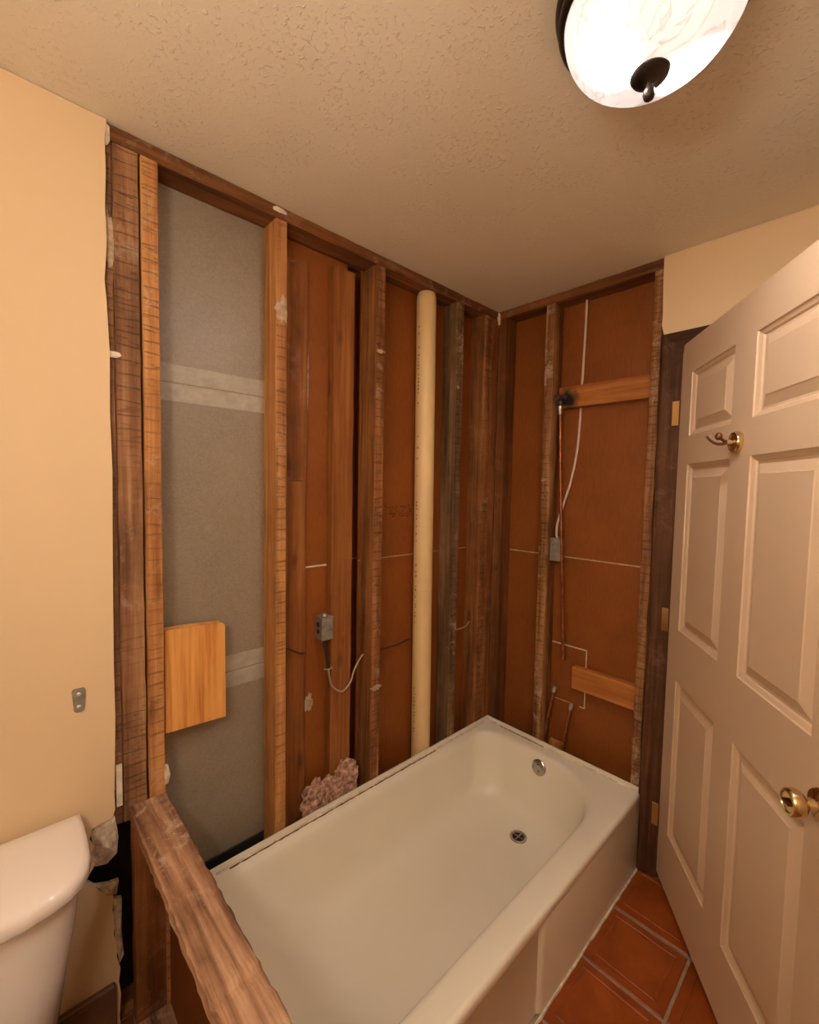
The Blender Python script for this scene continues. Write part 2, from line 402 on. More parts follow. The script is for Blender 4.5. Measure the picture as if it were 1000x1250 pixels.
# ================================================================ THE SETTING
# ---- floor: grout bed + terracotta tiles
bm = bmesh.new(); add_box(bm, XL-0.1, 1.1, YF-0.1, 0.15, -0.08, -0.004)
floor = build('floor', bm, M['grout']); tag(floor, 'terracotta tiled bathroom floor', 'floor', kind='structure')
P_ = 0.255; g_ = 0.0045
def tile_mesh(sx, sy):
    bm = bmesh.new(); a, c = sx/2-g_, sy/2-g_
    def R(i, z): return [(-a+i, -c+i, z), (a-i, -c+i, z), (a-i, c-i, z), (-a+i, c-i, z)]
    loft(bm, [R(0, -0.008), R(0, -0.003), R(0.004, 0.0), R(0.026, 0.0006), R(0.029, -0.0016), R(0.032, -0.0016), R(0.036, 0.0)], False, True)
    me = bpy.data.meshes.new('tile'); bmesh.ops.recalc_face_normals(bm, faces=bm.faces); bm.to_mesh(me); bm.free(); me.materials.append(M['tile']); return me
tm = tile_mesh(P_, P_)
ix = 0
while True:
    x1 = 0.010 - ix*P_; x0 = x1-P_
    if x0 < XL: break
    iy = 0
    while True:
        y1 = -0.755 - iy*P_; y0 = y1-P_
        if y0 < YF+0.0: break
        t = bpy.data.objects.new('tile', tm); t.location = ((x0+x1)/2 + random.uniform(-.001, .001), (y0+y1)/2, random.uniform(-0.0008, 0.0006))
        link(t, floor); iy += 1
    if x1 < -1.62:      # beside the half wall, under the toilet
        for y1 in (-0.755+P_, -0.755+2*P_):
            t = bpy.data.objects.new('tile', tm); t.location = ((x0+x1)/2, y1-P_/2, random.uniform(-0.0008, 0.0006)); link(t, floor)
    ix += 1
# ---- ceiling
bm = bmesh.new(); add_box(bm, XL-0.1, 0.15, YF-0.1, 0.15, H, H+0.06)
tag(build('ceiling', bm, M['ceiling']), 'beige textured drywall ceiling', 'ceiling', kind='structure')
# ---- walls outside the picture that close the room
tag(boxo('wall_left', XL-0.1, XL, YF-0.1, -0.012, -0.004, H, M['cream'], bev=0), 'plain cream side wall beyond the toilet', 'wall', kind='structure')
tag(boxo('wall_front', XL, 0.15, YF-0.1, YF, -0.004, H, M['cream'], bev=0), 'plain cream wall opposite the bathtub', 'wall', kind='structure')
tag(boxo('wall_hall', 1.0, 1.1, YF-0.1, 0.1, -0.004, H, M['cream'], bev=0), 'plain hallway wall beyond the doorway', 'wall', kind='structure')

# ---- back (long) wall
wb = thing('wall_back', 'long wall stripped to bare studs, cream drywall left of them', 'wall', (-0.8, 0.05, 0), kind='structure')
edge = [(-1.645,2.405),(-1.650,2.36),(-1.649,2.28),(-1.652,2.2),(-1.650,2.12),(-1.653,2.06),(-1.656,2.02),(-1.653,1.98),(-1.651,1.93),(-1.648,1.846),
        (-1.650,1.7),(-1.647,1.55),(-1.649,1.4),(-1.651,1.2),(-1.652,1.05),(-1.651,.9),(-1.654,.774),(-1.656,.70),(-1.655,.655),(-1.662,.635),(-1.690,.640),
        (-1.706,.628),(-1.712,.600),(-1.702,.578),(-1.716,.552),(-1.700,.530),(-1.712,.512),(-1.722,.498),(-1.705,.474),(-1.690,.462),(-1.672,.455),(-1.668,.440),(-1.662,.410),
        (-1.666,.38),(-1.660,.345),(-1.664,.31),(-1.655,.27),(-1.658,.24),(-1.650,.204),(-1.654,.17),(-1.650,.13),(-1.654,.07),(-1.650,.001)]
bm = bmesh.new(); zprev = 9.0; rows = []
for (ex, ez) in edge:
    ez = min(ez, zprev-0.004); zprev = ez
    rows.append([bm.verts.new((XL, -0.012, ez)), bm.verts.new((ex, -0.012, ez)), bm.verts.new((ex, 0.0, ez)), bm.verts.new((XL, 0.0, ez))])
for a, b in zip(rows[:-1], rows[1:]):
    for k in range(4):
        f = bm.faces.new((a[k], a[(k+1) % 4], b[(k+1) % 4], b[k])); f.material_index = 1 if k == 1 else 0
build('drywall_sheet', bm, [M['cream'], M['gypsum']], wb)
# broken gypsum in the torn corner over the half wall
def torn_patch(name, pts, y, mat, seed):
    bm = bmesh.new(); cx = sum(p[0] for p in pts)/len(pts); cz = sum(p[1] for p in pts)/len(pts)
    n = len(pts); rings = []
    for k, s in enumerate((1.0, 0.8, 0.55, 0.3)):
        rings.append([(cx+(px-cx)*s, y - 0.004*k - 0.006*mnoise.noise(Vector((px*40*s, pz*40*s, seed))), cz+(pz-cz)*s) for px, pz in pts])
    back = [(px, 0.0, pz) for px, pz in pts]
    loft(bm, [back]+rings, True, True); return build(name, bm, mat, wb)
torn_patch('torn_gypsum', [(-1.655,.632),(-1.690,.634),(-1.708,.612),(-1.704,.58),(-1.712,.55),(-1.700,.52),(-1.675,.512),(-1.652,.53),(-1.648,.57),(-1.651,.60)], -0.006, M['torn'], 1)
torn_patch('torn_gypsum', [(-1.650,.455),(-1.672,.458),(-1.700,.470),(-1.690,.445),(-1.672,.425),(-1.655,.42)], -0.012, M['torn'], 5)
torn_patch('torn_gypsum', [(-1.644,.40),(-1.662,.41),(-1.665,.36),(-1.660,.30),(-1.652,.22),(-1.642,.24),(-1.646,.31)], -0.012, M['torn'], 9)
boxo('loose_strip', -1.651, -1.637, -0.008, -0.002, 0.655, 0.770, M['gypsum'], wb, 0.001)
lump('plaster_remnant', (-1.646, -0.004, 2.376), (0.008, 0.006, 0.026), M['gypsum'], wb, 2, 0.4, 2, 3)
lump('plaster_remnant', (-1.186, -0.002, 2.392), (0.022, 0.004, 0.008), M['gypsum'], wb, 2, 0.5, 2, 5)
lump('plaster_remnant', (-0.006, -0.006, 2.372), (0.012, 0.006, 0.026), M['gypsum'], wb, 2, 0.5, 2, 7)
lump('plaster_remnant', (-1.642, -0.002, 1.845), (0.020, 0.003, 0.008), M['gypsum'], wb, 2, 0.5, 2, 8)
lump('plaster_remnant', (-1.528, 0.0, 0.69), (0.008, 0.010, 0.03), M['gypsum'], wb, 2, 0.5, 2, 9)
# dried plaster splashes
for (c_, sz) in (((-1.031, 0.0886, 1.885), (0.005, 0.0012, 0.10)), ((-0.762, 0.0, 0.71), (0.022, 0.0018, 0.010)), ((-0.764, 0.0, 2.046), (0.018, 0.0016, 0.007)),
                 ((-1.178, 0.0, 2.085), (0.017, 0.0022, 0.035)), ((-1.02, 0.0886, 0.70), (0.018, 0.001, 0.03)), ((-0.30, 0.0, 1.985), (0.008, 0.0015, 0.006)),
                 ((-1.644, 0.003, 2.13), (0.011, 0.0015, 0.05))):
    lump('plaster_splash', c_, sz, M['splash'], wb, 3, 0.8, 2.5, c_[2]*7)
# near-black sheet painting in the cavity's shade behind the torn edge
boxo('shade_sheet', XL, -1.578, 0.10, 0.112, 0, 0.62, M['dark_void'], wb, 0)
# top plate and sole plate
beam('top_plate', 'x', -1.66, 0.0, 0.0, 0.09, 2.367, H-0.0005, M['plate_x'], wb, n=30)
beam('sole_plate', 'x', -1.66, 0.0, 0.0, 0.09, 0.0, 0.038, M['plate_x'], wb, n=12)
# studs (front face y=0)
beam('stud', 'z', -1.700, -1.634, 0.004, 0.088, 0.60, 2.366, M['stud_old'], wb, n=40, jit=0.0012)
beam('stud', 'z', -1.6335, -1.577, 0.001, 0.088, 0.60, 2.366, M['stud_old'], wb, n=40, jit=0.0010)
beam('stud', 'z', -1.572, -1.531, 0.0, 0.088, 0.04, 2.366, M['stud_tan'], wb, n=40, lean=(0.0, 0))
beam('stud', 'z', -1.197, -1.158, 0.0, 0.088, 0.04, 2.366, M['stud_tan'], wb, n=40)
beam('stud', 'z', -0.787, -0.742, 0.0, 0.088, 0.04, 2.366, M['stud_mid'], wb, n=40, jit=0.0014)
beam('stud', 'z', -0.319, -0.270, 0.0, 0.040, 0.04, 2.366, M['stud_grey'], wb, n=40, jit=0.0014)
beam('stud', 'z', -0.314, -0.272, 0.042, 0.088, 0.04, 2.366, M['stud_grey'], wb, n=40)
beam('stud', 'z', -0.110, -0.052, 0.0, 0.088, 1.352, 2.366, M['stud_mid'], wb, n=30, jit=0.0014)
beam('stud', 'z', -0.110, -0.052, 0.001, 0.088, 0.04, 1.350, M['stud_mid'], wb, n=30, jit=0.0014)
beam('stud', 'z', -0.050, 0.001, 0.0005, 0.088, 0.04, 2.366, M['stud_red'], wb, n=30, jit=0.0014)
# flat stud of the neighbouring partition and back boards
beam('flat_stud', 'z', -0.945, -0.852, 0.050, 0.086, 0.04, 2.325, M['stud_flat'], wb, n=24)
beam('backing_board', 'z', -1.150, -1.040, 0.072, 0.088, 1.538, 2.30, M['stud_red'], wb, n=12)
beam('backing_board', 'z', -1.150, -1.042, 0.074, 0.088, 0.04, 1.535, M['stud_flat'], wb, n=14)
# boards closing the bays
gp = boxo('grey_panel', -1.571, -1.17, 0.0885, 0.100, 0.290, 2.40, M['grey'], wb, 0)
tag(gp, 'grey fibrous back of a wall board with paper joint tape')
for z0 in (1.762, 0.848):
    boxo('joint_tape', -1.530, -1.19, 0.0868, 0.0885, z0, z0+0.052, M['tape'], gp, 0.0004)
    boxo('joint_tape', -1.530, -1.19, 0.0868, 0.0885, z0+0.056, z0+0.108, M['tape'], gp, 0.0004)
boxo('moisture_strip', -1.530, -1.197, 0.084, 0.100, 0.04, 0.289, M['black'], wb, 0.001)
for (x0, x1) in ((-1.17, -0.858), (-0.792, -0.29), (-0.29, 0.0)):
    for (z0, z1) in ((0.04, 1.2165), (1.2205, 2.40)):
        boxo('backing_panel', x0+0.0005, x1-0.0005, 0.0885, 0.100, z0, z1, M['brown'], wb, 0.0008)
    boxo('panel_seam', x0+0.001, x1-0.001, 0.0878, 0.095, 1.2168, 1.2202, M['seam'], wb, 0)
boxo('panel_seam', -1.040, -0.947, 0.0870, 0.0884, 1.2155, 1.2215, M['gypsum'], wb, 0)
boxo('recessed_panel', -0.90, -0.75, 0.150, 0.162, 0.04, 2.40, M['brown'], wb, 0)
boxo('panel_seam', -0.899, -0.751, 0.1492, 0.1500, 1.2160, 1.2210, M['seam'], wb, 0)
# faint brown stamp on the panel behind the cream pipe
bm = bmesh.new(); r = random.Random(3)
for k in range(64):
    cx = -0.655 + 0.16*r.random(); cz = 1.392 + 0.05*r.random(); w = r.uniform(.002, .007); h = r.uniform(.002, .006)
    add_box(bm, cx-w/2, cx+w/2, 0.0881, 0.0884, cz-h/2, cz+h/2)
tag(build('faded_stamp', bm, M['ink_brown'], wb), kind='stuff')

# ---- right (end) wall
wr = thing('wall_right', 'end wall stripped to studs at the drain end of the bathtub', 'wall', (0.05, -0.4, 0), kind='structure')
beam('top_plate', 'y', 0.0, 0.09, -0.79, 0.088, 2.367, H-0.0005, M['plate_y'], wr, n=24)
beam('sole_plate', 'y', 0.0, 0.09, -0.79, 0.0, 0.0, 0.038, M['plate_y'], wr, n=10)
beam('stud', 'z', 0.0, 0.088, -0.046, 0.0, 0.04, 2.366, M['end_dark'], wr, n=24)
beam('stud', 'z', 0.0, 0.050, -0.308, -0.266, 0.04, 2.366, M['end_stud'], wr, n=40, jit=0.0014, lean=(0, 0.004))
beam('stud', 'z', 0.052, 0.088, -0.306, -0.266, 0.04, 2.366, M['end_dark'], wr, n=24, lean=(0, 0.004))
beam('stud', 'z', 0.0, 0.088, -0.752, -0.718, 0.04, 2.366, M['end_stud'], wr, n=40, jit=0.0018)
beam('stud', 'z', 0.004, 0.088, -0.790, -0.754, 0.04, 2.12, M['end_dark'], wr, n=24)
for (y0, y1) in ((-0.29, 0.0), (-0.79, -0.29)):
    for (z0, z1) in ((0.04, 1.2055), (1.2105, 2.40)):
        if y0 < -0.5 and z0 < 1:
            plate('backing_panel', [(y0, z0), (y1, z0), (y1, z1), (y0, z1)], 0.0885, 0.100, M['brown'], wr, plane='yz')
        else:
            boxo('backing_panel', 0.0885, 0.100, y0+0.0005, y1-0.0005, z0, z1, M['brown'], wr, 0.0008)
    boxo('panel_seam', 0.0872, 0.095, y0+0.001, y1-0.001, 1.2052, 1.2108, M['seam'], wr, 0)
# cut access patch with white gypsum showing in the saw kerf
ap = boxo('access_patch', 0.0862, 0.0886, -0.474, -0.308, 0.522, 0.788, M['brown'], wr, 0.0006)
for (y0, y1, z0, z1) in ((-0.4785, -0.4735, 0.518, 0.793), (-0.4785, -0.3, 0.7875, 0.7925), (-0.478, -0.452, 0.517, 0.522), (-0.425, -0.32, 0.5185, 0.5205)):
    boxo('saw_kerf', 0.0858, 0.0880, y0, y1, z0, z1, M['gypsum'], ap, 0)
# painted drywall over and beyond the doorway
DY0, DY1, DZ = -0.833, -1.755, 2.062
plate('drywall_sheet', [(-0.753, H-0.001), (YF, H-0.001), (YF, 0.001), (DY1-0.055, 0.001), (DY1-0.055, 2.112), (-0.764, 2.112), (-0.762, 2.125), (-0.756, 2.15), (-0.757, 2.2), (-0.754, 2.3)], -0.012, 0.0, [M['cream'], M['gypsum']], wr, rim_mat=1, plane='yz')
boxo('drywall_core', 0.0, 0.09, DY1-0.055, YF, 0.001, H-0.001, M['cream'], wr, 0)
boxo('header', 0.002, 0.088, DY1-0.05, -0.756, 2.13, H-0.04, M['end_dark'], wr, 0)
# ---- door casing and jamb
tr = thing('trim_1', 'dark stained wooden door casing beside the bathtub', 'door casing', (0, -0.80, 0), kind='structure')
def casing_side(y0, y1, z1):
    bm = bmesh.new()
    # moulded profile from outer (y0) to inner edge (y1)
    s = 1 if y1 > y0 else -1; w = abs(y1-y0)
    prof = [(0, 0.0), (0, -0.018), (0.006, -0.020), (0.014, -0.016), (0.020, -0.016), (0.030, -0.012), (w-0.008, -0.010), (w, -0.007), (w, 0.0)]
    loft(bm, [[(px, y0+s*py, z) for py, px in prof] for z in (0.001, 0.7, 1.4, z1)])
    return build('casing', bm, M['casing'], tr)
casing_side(-0.764, DY0+0.006, 2.112)
casing_side(DY1-0.055, DY1-0.004, 2.112)
bm = bmesh.new()
prof = [(0, 0.0), (0, -0.018), (0.006, -0.020), (0.014, -0.016), (0.020, -0.016), (0.030, -0.012), (0.060, -0.010), (0.078, -0.007), (0.078, 0.0)]
loft(bm, [[(px, y, 2.1125-pz) for pz, px in prof] for y in (-0.774, -1.2, DY1-0.045)]); build('casing', bm, M['casing_y'], tr)
boxo('jamb', -0.004, 0.105, DY0-0.001, DY0+0.018, 0.001, DZ+0.02, M['casing'], tr, 0.001)
boxo('jamb', -0.004, 0.105, DY1-0.018, DY1, 0.001, DZ+0.02, M['casing'], tr, 0.001)
boxo('jamb', -0.004, 0.105, DY1, DY0-0.001, DZ+0.001, DZ+0.02, M['casing_y'], tr, 0.001)

boxo('door_stop', 0.030, 0.070, DY1, DY0-0.001, DZ-0.022, DZ, M['casing_y'], tr, 0.001)
# ---- the six panel door
AN = 0.60899
dr = thing('door_1', 'white six-panel door standing half open', 'door', (0.0057, -0.8243, 0.0), rotz=PI+AN, kind='structure')
# local frame: +x along the door from the hinge; -y is the face towards the bathtub
DW, DB, DT, TH = 0.905, 0.032, 2.0606, 0.035
xs = [0, .100, .395, .505, .802, DW]; zs = [DB, .250, .838, 1.024, 1.622, 1.722, 1.945, DT]
def is_panel(i, j): return i in (1, 3) and j in (1, 3, 5)
bm = bmesh.new()
def q4(a, b, c, d): bm.faces.new([bm.verts.new(p) for p in (a, b, c, d)])
for i in range(5):
    for j in range(7):
        if is_panel(i, j): continue
        x0, x1, z0, z1 = xs[i], xs[i+1], zs[j], zs[j+1]
        q4((x0, 0, z0), (x1, 0, z0), (x1, 0, z1), (x0, 0, z1)); q4((x0, TH, z0), (x0, TH, z1), (x1, TH, z1), (x1, TH, z0))
        if j == 0: q4((x0, 0, z0), (x0, TH, z0), (x1, TH, z0), (x1, 0, z0))
        if j == 6: q4((x0, 0, z1), (x1, 0, z1), (x1, TH, z1), (x0, TH, z1))
        if i == 0: q4((x0, 0, z0), (x0, 0, z1), (x0, TH, z1), (x0, TH, z0))
        if i == 4: q4((x1, 0, z0), (x1, TH, z0), (x1, TH, z1), (x1, 0, z1))
bmesh.ops.remove_doubles(bm, verts=bm.verts, dist=1e-5)
build('door_slab', bm, M['door'], dr, local=True)
for i in (1, 3):
    for j in (1, 3, 5):
        x0, x1, z0, z1 = xs[i], xs[i+1], zs[j], zs[j+1]; bm = bmesh.new()
        prof = [(0, 0), (.002, .004), (.012, .0085), (.016, .0125), (.022, .0130), (.028, .0105), (.046, .0035), (.049, .0015)]
        loops = [[(x0+o, d, z0+o), (x1-o, d, z0+o), (x1-o, d, z1-o), (x0+o, d, z1-o)] for o, d in prof]
        back = [[(x0+o, TH-d, z0+o), (x1-o, TH-d, z0+o), (x1-o, TH-d, z1-o), (x0+o, TH-d, z1-o)] for o, d in prof]
        loft(bm, list(reversed(loops))+back, True, True)
        build('panel', bm, M['door'], dr, local=True)
for hz in (1.815, 1.035, 0.262):
    hg = lathe('hinge', [(0, -.048), (.0045, -.048), (.0065, -.045), (.0065, -.016), (.0060, -.0155), (.0060, -.0145), (.0065, -.014), (.0065, .014), (.0060, .0145), (.0060, .0155), (.0065, .016), (.0065, .045), (.0045, .048), (0, .052)],
               Matrix.Translation((0.004, -0.0085, hz)), M['brass'], dr, 16, local=True)
    bm = bmesh.new(); add_box(bm, -0.0135, -0.0108, -0.829, -0.806, hz-.045, hz+.045, 0.0008)
    build('hinge_leaf', bm, M['brass'], hg)
# knob: rose, neck, ball with turn button
kx, kz = 0.845, 0.905
kn = lathe('door_knob', [(0, 0), (.033, 0), (.034, .003), (.031, .007), (.018, .010), (.0125, .013), (.0115, .026), (.015, .030), (.0235, .035), (.0275, .043), (.0275, .051), (.0265, .057), (.0235, .0605), (.020, .0608), (.0185, .0585), (.012, .0578), (0, .0578)],
           axis_mat((kx, 0, kz), (0, -1, 0)), M['brass'], dr, 40, local=True)
def sub(o, par):
    o.parent = par; o.matrix_parent_inverse = Matrix.Translation(par.location).inverted(); return o
sub(boxo('turn_button', kx-.010, kx+.010, -.0645, -.0570, kz-.0035, kz+.0035, M['darkbrass'], None, .001), kn)
sub(lathe('back_knob', [(0, 0), (.033, 0), (.034, .003), (.018, .010), (.0115, .026), (.0275, .043), (.0265, .057), (0, .062)], axis_mat((kx, TH, kz), (0, 1, 0)), M['brass'], None, 30), kn)
# robe hook
hk_x, hk_z = 0.443, 1.664
rh = lathe('robe_hook', [(0, 0), (.029, 0), (.030, .003), (.0295, .012), (.027, .0155), (.0245, .0155), (.022, .0125), (.008, .0125), (.0065, .016), (.0060, .030), (0, .031)],
           axis_mat((hk_x, 0, hk_z), (0, -1, 0)), M['brass'], dr, 36, local=True)
sub(tube('hook_prong', [(hk_x, -.026, hk_z), (hk_x-.001, -.040, hk_z-.005), (hk_x-.002, -.056, hk_z-.004), (hk_x-.004, -.070, hk_z+.006), (hk_x-.005, -.078, hk_z+.018)], lambda t: .0042-.0012*t, M['darkbrass'], None, 10), rh)
sub(tube('hook_prong', [(hk_x, -.026, hk_z), (hk_x, -.038, hk_z+.004), (hk_x, -.046, hk_z+.012)], .004, M['darkbrass'], None, 10), rh)
sub(lump('hook_ball', (hk_x, -.050, hk_z+.016), (.009, .009, .011), M['darkbrass'], None, 3, 0.0), rh)

# ---- half wall at the foot of the tub
hw = thing('wall_half', 'rough timber half wall between toilet and bathtub', 'half wall', (-1.574, -0.4, 0), kind='structure')
beam('cap_rail', 'y', -1.621, -1.529, -0.80, -0.002, 0.601, 0.640, M['cap'], hw, n=46, ch=0.005, jit=0.0018)
beam('stud', 'z', -1.620, -1.538, -0.042, -0.004, 0.04, 0.600, M['stud_red'], hw, n=10)
beam('stud', 'z', -1.620, -1.538, -0.795, -0.757, 0.04, 0.600, M['stud_red'], hw, n=10)
beam('sole_plate', 'y', -1.620, -1.531, -0.795, -0.004, 0.001, 0.039, M['cap'], hw, n=10)
boxo('side_board', -1.537, -1.527, -0.796, -0.044, 0.040, 0.600, M['brown'], hw, 0.001)
boxo('corner_strip', -1.546, -1.537, -0.050, -0.043, 0.040, 0.600, M['stud_tan'], hw, 0.001)

# ---- baseboard under the cream wall
bb = boxo('baseboard_back', XL, -1.662, -0.026, -0.0125, 0.0, 0.165, M['basetile'], None, 0.002)
tag(bb, 'dark low base tile along the cream wall behind the toilet', 'baseboard', kind='structure')
boxo('cap_moulding', XL, -1.664, -0.030, -0.0125, 0.1655, 0.182, M['basetile'], bb, 0.004)

# ================================================================ THINGS
# ---- bathtub
tub = thing('bathtub', 'almond enamel alcove bathtub against the open stud walls', 'bathtub', (-0.762, -0.381, 0))
def rrect(x0, x1, y0, y1, rs, z, n=10):
    """corner order: back-left, front-left, front-right, back-right ; rs radii"""
    cs = [((x0, y1), rs[0], 90), ((x0, y0), rs[1], 180), ((x1, y0), rs[2], 270), ((x1, y1), rs[3], 0)]
    sx = (1, 1, -1, -1); sy = (-1, 1, 1, -1); out = []
    for k, ((cx, cy), r, a0) in enumerate(cs):
        ox, oy = cx+sx[k]*r, cy+sy[k]*r
        for i in range(n+1):
            a = math.radians(a0+90*i/n); out.append((ox+r*math.cos(a), oy+r*math.sin(a), z))
    return out
def lerp(a, b, t): return a+(b-a)*t
L = []
X0, X1, Yf, Yb = -1.523, -0.004, -0.762, -0.004
def outer(i, z, fr=0.0): return rrect(X0+i, X1-i*0.5, Yf+i+fr, Yb-i*0.5, (0.006, 0.012+i, 0.012+i, 0.006), z)
L.append(outer(0, 0.0, 0.012)); L.append(outer(0, 0.262, 0.012)); L.append(outer(0, 0.276, 0.004)); L.append(outer(0, 0.286)); L.append(outer(0, RIM-0.014))
for a in (25, 50, 75, 90):
    i = 0.014*(1-math.cos(math.radians(a))); L.append(outer(i, RIM-0.014+0.014*math.sin(math.radians(a))))
# opening
ox0, ox1, oy0, oy1 = -1.440, -0.086, -0.668, -0.052
R0 = (0.13, 0.18, 0.26, 0.11)
def opening(g, z, dl=0.0, dr_=0.0, df=0.0, db=0.0, rk=1.0):
    return rrect(ox0-g+dl, ox1+g-dr_, oy0-g+df, oy1+g-db, tuple(max(.01, r*rk+g) for r in R0), z)
L.append(opening(0.022, RIM-0.0005)); L.append(opening(0.014, RIM-0.003)); L.append(opening(0.006, RIM-0.008)); L.append(opening(0.0, RIM-0.017))
zb = 0.046
for t in (0.1, 0.22, 0.36, 0.5, 0.64, 0.77):
    z = lerp(RIM-0.017, zb, t)
    L.append(opening(0, z, dl=0.255*t**1.05, dr_=0.060*t, df=0.055*t, db=0.050*t))
for t, w in ((0.87, 0.008), (0.94, 0.020), (0.98, 0.036), (1.0, 0.058)):
    z = lerp(RIM-0.017, zb, t)
    L.append(opening(0, z, dl=0.255*t**1.05+w*1.3, dr_=0.060*t+w, df=0.055*t+w, db=0.050*t+w, rk=1.0))
L.append(opening(0, zb-0.003, dl=0.42, dr_=0.20, df=0.20, db=0.20, rk=0.5))
bm = bmesh.new(); loft(bm, L, True, True)
build('tub_shell', bm, M['enamel'], tub, smooth=True, angle=1.2)
# apron: the end by the drain stands proud of the recessed middle
bm = bmesh.new()
loft(bm, [[(-0.760, Yf+0.013, z), (-0.752, Yf+0.004, z), (-0.738, Yf+0.0005, z), (-0.38, Yf, z), (-0.016, Yf, z), (-0.006, Yf+0.004, z), (-0.0045, Yf+0.013, z)] for z in (0.001, 0.10, 0.20, 0.288)])
build('apron_end', bm, M['enamel'], tub, smooth=True, angle=0.9)
# tiling flange and the caulk line left from the old surround
def strip(name, path, w0, w1, z0, z1, mat, amp, inward, seed=1, n=60):
    bm = bmesh.new(); r = random.Random(seed); (ax, ay), (bx, by) = path; loops = []
    ix_, iy_ = inward
    for k in range(n+1):
        t = k/n; x = lerp(ax, bx, t); y = lerp(ay, by, t); a = r.uniform(-amp, amp); b_ = r.uniform(-amp, amp)
        loops.append([(x+ix_*w0, y+iy_*w0, z0), (x+ix_*(w1+a), y+iy_*(w1+a), z0), (x+ix_*(w1+a-0.002), y+iy_*(w1+a-0.002), z1+b_*0.6), (x+ix_*w0, y+iy_*w0, z1+b_*0.3)])
    loft(bm, loops); return build(name, bm, mat, tub)
strip('tiling_flange', ((-1.520, -0.0045), (-0.006, -0.0045)), 0.0, 0.010, RIM-0.002, RIM+0.016, M['enamel'], 0.0004, (0, -1), 1)
strip('tiling_flange', ((-0.0065, -0.016), (-0.0065, -0.755)), 0.0, 0.010, RIM-0.002, RIM+0.016, M['enamel'], 0.0004, (-1, 0), 2)
strip('caulk_line', ((-1.40, -0.0145), (-0.017, -0.0145)), 0.0, 0.007, RIM-0.001, RIM+0.004, M['caulk'], 0.0022, (0, -1), 3, 90)
strip('caulk_line', ((-0.0165, -0.022), (-0.0165, -0.75)), 0.0, 0.006, RIM-0.001, RIM+0.004, M['caulk'], 0.0020, (-1, 0), 4, 60)
strip('grime_line', ((-1.36, -0.0215), (-0.42, -0.0215)), 0.0, 0.0035, RIM-0.001, RIM+0.0022, M['grime'], 0.0014, (0, -1), 5, 80)
strip('grime_line', ((-0.0225, -0.10), (-0.0225, -0.34)), 0.0, 0.003, RIM-0.001, RIM+0.002, M['grime'], 0.0012, (-1, 0), 6, 30)
strip('base_caulk', ((-1.50, -0.7625), (-0.010, -0.7625)), 0.0, 0.006, 0.0005, 0.006, M['caulk'], 0.0016, (0, -1), 9, 70)
# overflow plate and drain
ovm = axis_mat((-0.0965, -0.362, 0.262), (-1, 0, 0.22))
ov = lathe('overflow_plate', [(0, 0), (.034, 0), (.0345, .003), (.032, .006), (.026, .0085), (.012, .010), (0, .010)], ovm, M['chrome'], tub, 32)
tagged = lathe('screw', [(0, 0), (.004, 0), (.004, .002), (.002, .003), (0, .003)], ovm @ Matrix.Translation((0.004, -0.013, 0.0085)), M['iron'], ov, 12)
lathe('screw', [(0, 0), (.004, 0), (.004, .002), (.002, .003), (0, .003)], ovm @ Matrix.Translation((-0.003, 0.013, 0.0085)), M['iron'], ov, 12)
dx, dy = -0.280, -0.380
dn = lathe('drain', [(.024, -.004), (.0355, -.001), (.036, .002), (.033, .004), (.027, .003), (.0245, -.001), (.0235, -.004)], Matrix.Translation((dx, dy, zb-0.001)), M['chrome'], tub, 32)
lathe('drain_cup', [(0, 0), (.0245, 0), (.0245, .0015), (0, .0015)], Matrix.Translation((dx, dy, zb-0.002)), M['black'], dn, 24)
for a in (0, PI/2):
    c, s = math.cos(a)*.022, math.sin(a)*.022
    tube('drain_cross', [(dx-c, dy-s, zb+.0005), (dx+c, dy+s, zb+.0005)], .0022, M['chrome'], dn, 8, smooth_pts=False)

# ---- toilet
TX = -1.962
to = thing('toilet', 'white porcelain toilet beside the half wall', 'toilet', (TX, -0.38, 0))
def dshape(hw_, yb, yfr, bulge, z, n=14):
    """tank plan: straight back, rounded front"""
    pts = [(TX-hw_, yb, z), (TX-hw_, yb-0.04, z)]
    for k in range(n+1):
        a = PI - PI*k/n; cxx = math.copysign(abs(math.cos(a))**0.45, math.cos(a))*hw_; syy = abs(math.sin(a))**0.62
        pts.append((TX+cxx, lerp(yb-0.10, yfr, syy), z))
    pts += [(TX+hw_, yb-0.04, z), (TX+hw_, yb, z)]
    return pts
bm = bmesh.new()
loft(bm, [dshape(.160, -.050, -.220, 0, .335), dshape(.172, -.046, -.230, 0, .345), dshape(.190, -.044, -.246, 0, .47), dshape(.205, -.042, -.258, 0, .56), dshape(.215, -.040, -.266, 0, .655)])
build('tank', bm, M['porcelain'], to, smooth=True, angle=0.9)
bm = bmesh.new()
loft(bm, [dshape(.218, -.038, -.270, 0, .656), dshape(.230, -.034, -.284, 0, .660), dshape(.234, -.032, -.289, 0, .668), dshape(.234, -.032, -.289, 0, .686), dshape(.230, -.035, -.284, 0, .695), dshape(.220, -.042, -.272, 0, .7005), dshape(.16, -.08, -.22, 0, .703)])
build('tank_lid', bm, M['porcelain'], to, smooth=True, angle=1.3)
tube('flush_lever', [(TX-.15, -.262, .60), (TX-.15, -.285, .60), (TX-.12, -.292, .598), (TX-.07, -.295, .592)], .006, M['chrome'], to)
def oval(hw_, y0, y1, z, n=36, egg=0.12):
    cy = (y0+y1)/2; hl = (y0-y1)/2
    return [(TX+hw_*math.cos(a)*(1-egg*max(0, -math.sin(a))), cy+hl*math.sin(a), z*0.89) for a in [2*PI*k/n for k in range(n)]]
bm = bmesh.new()
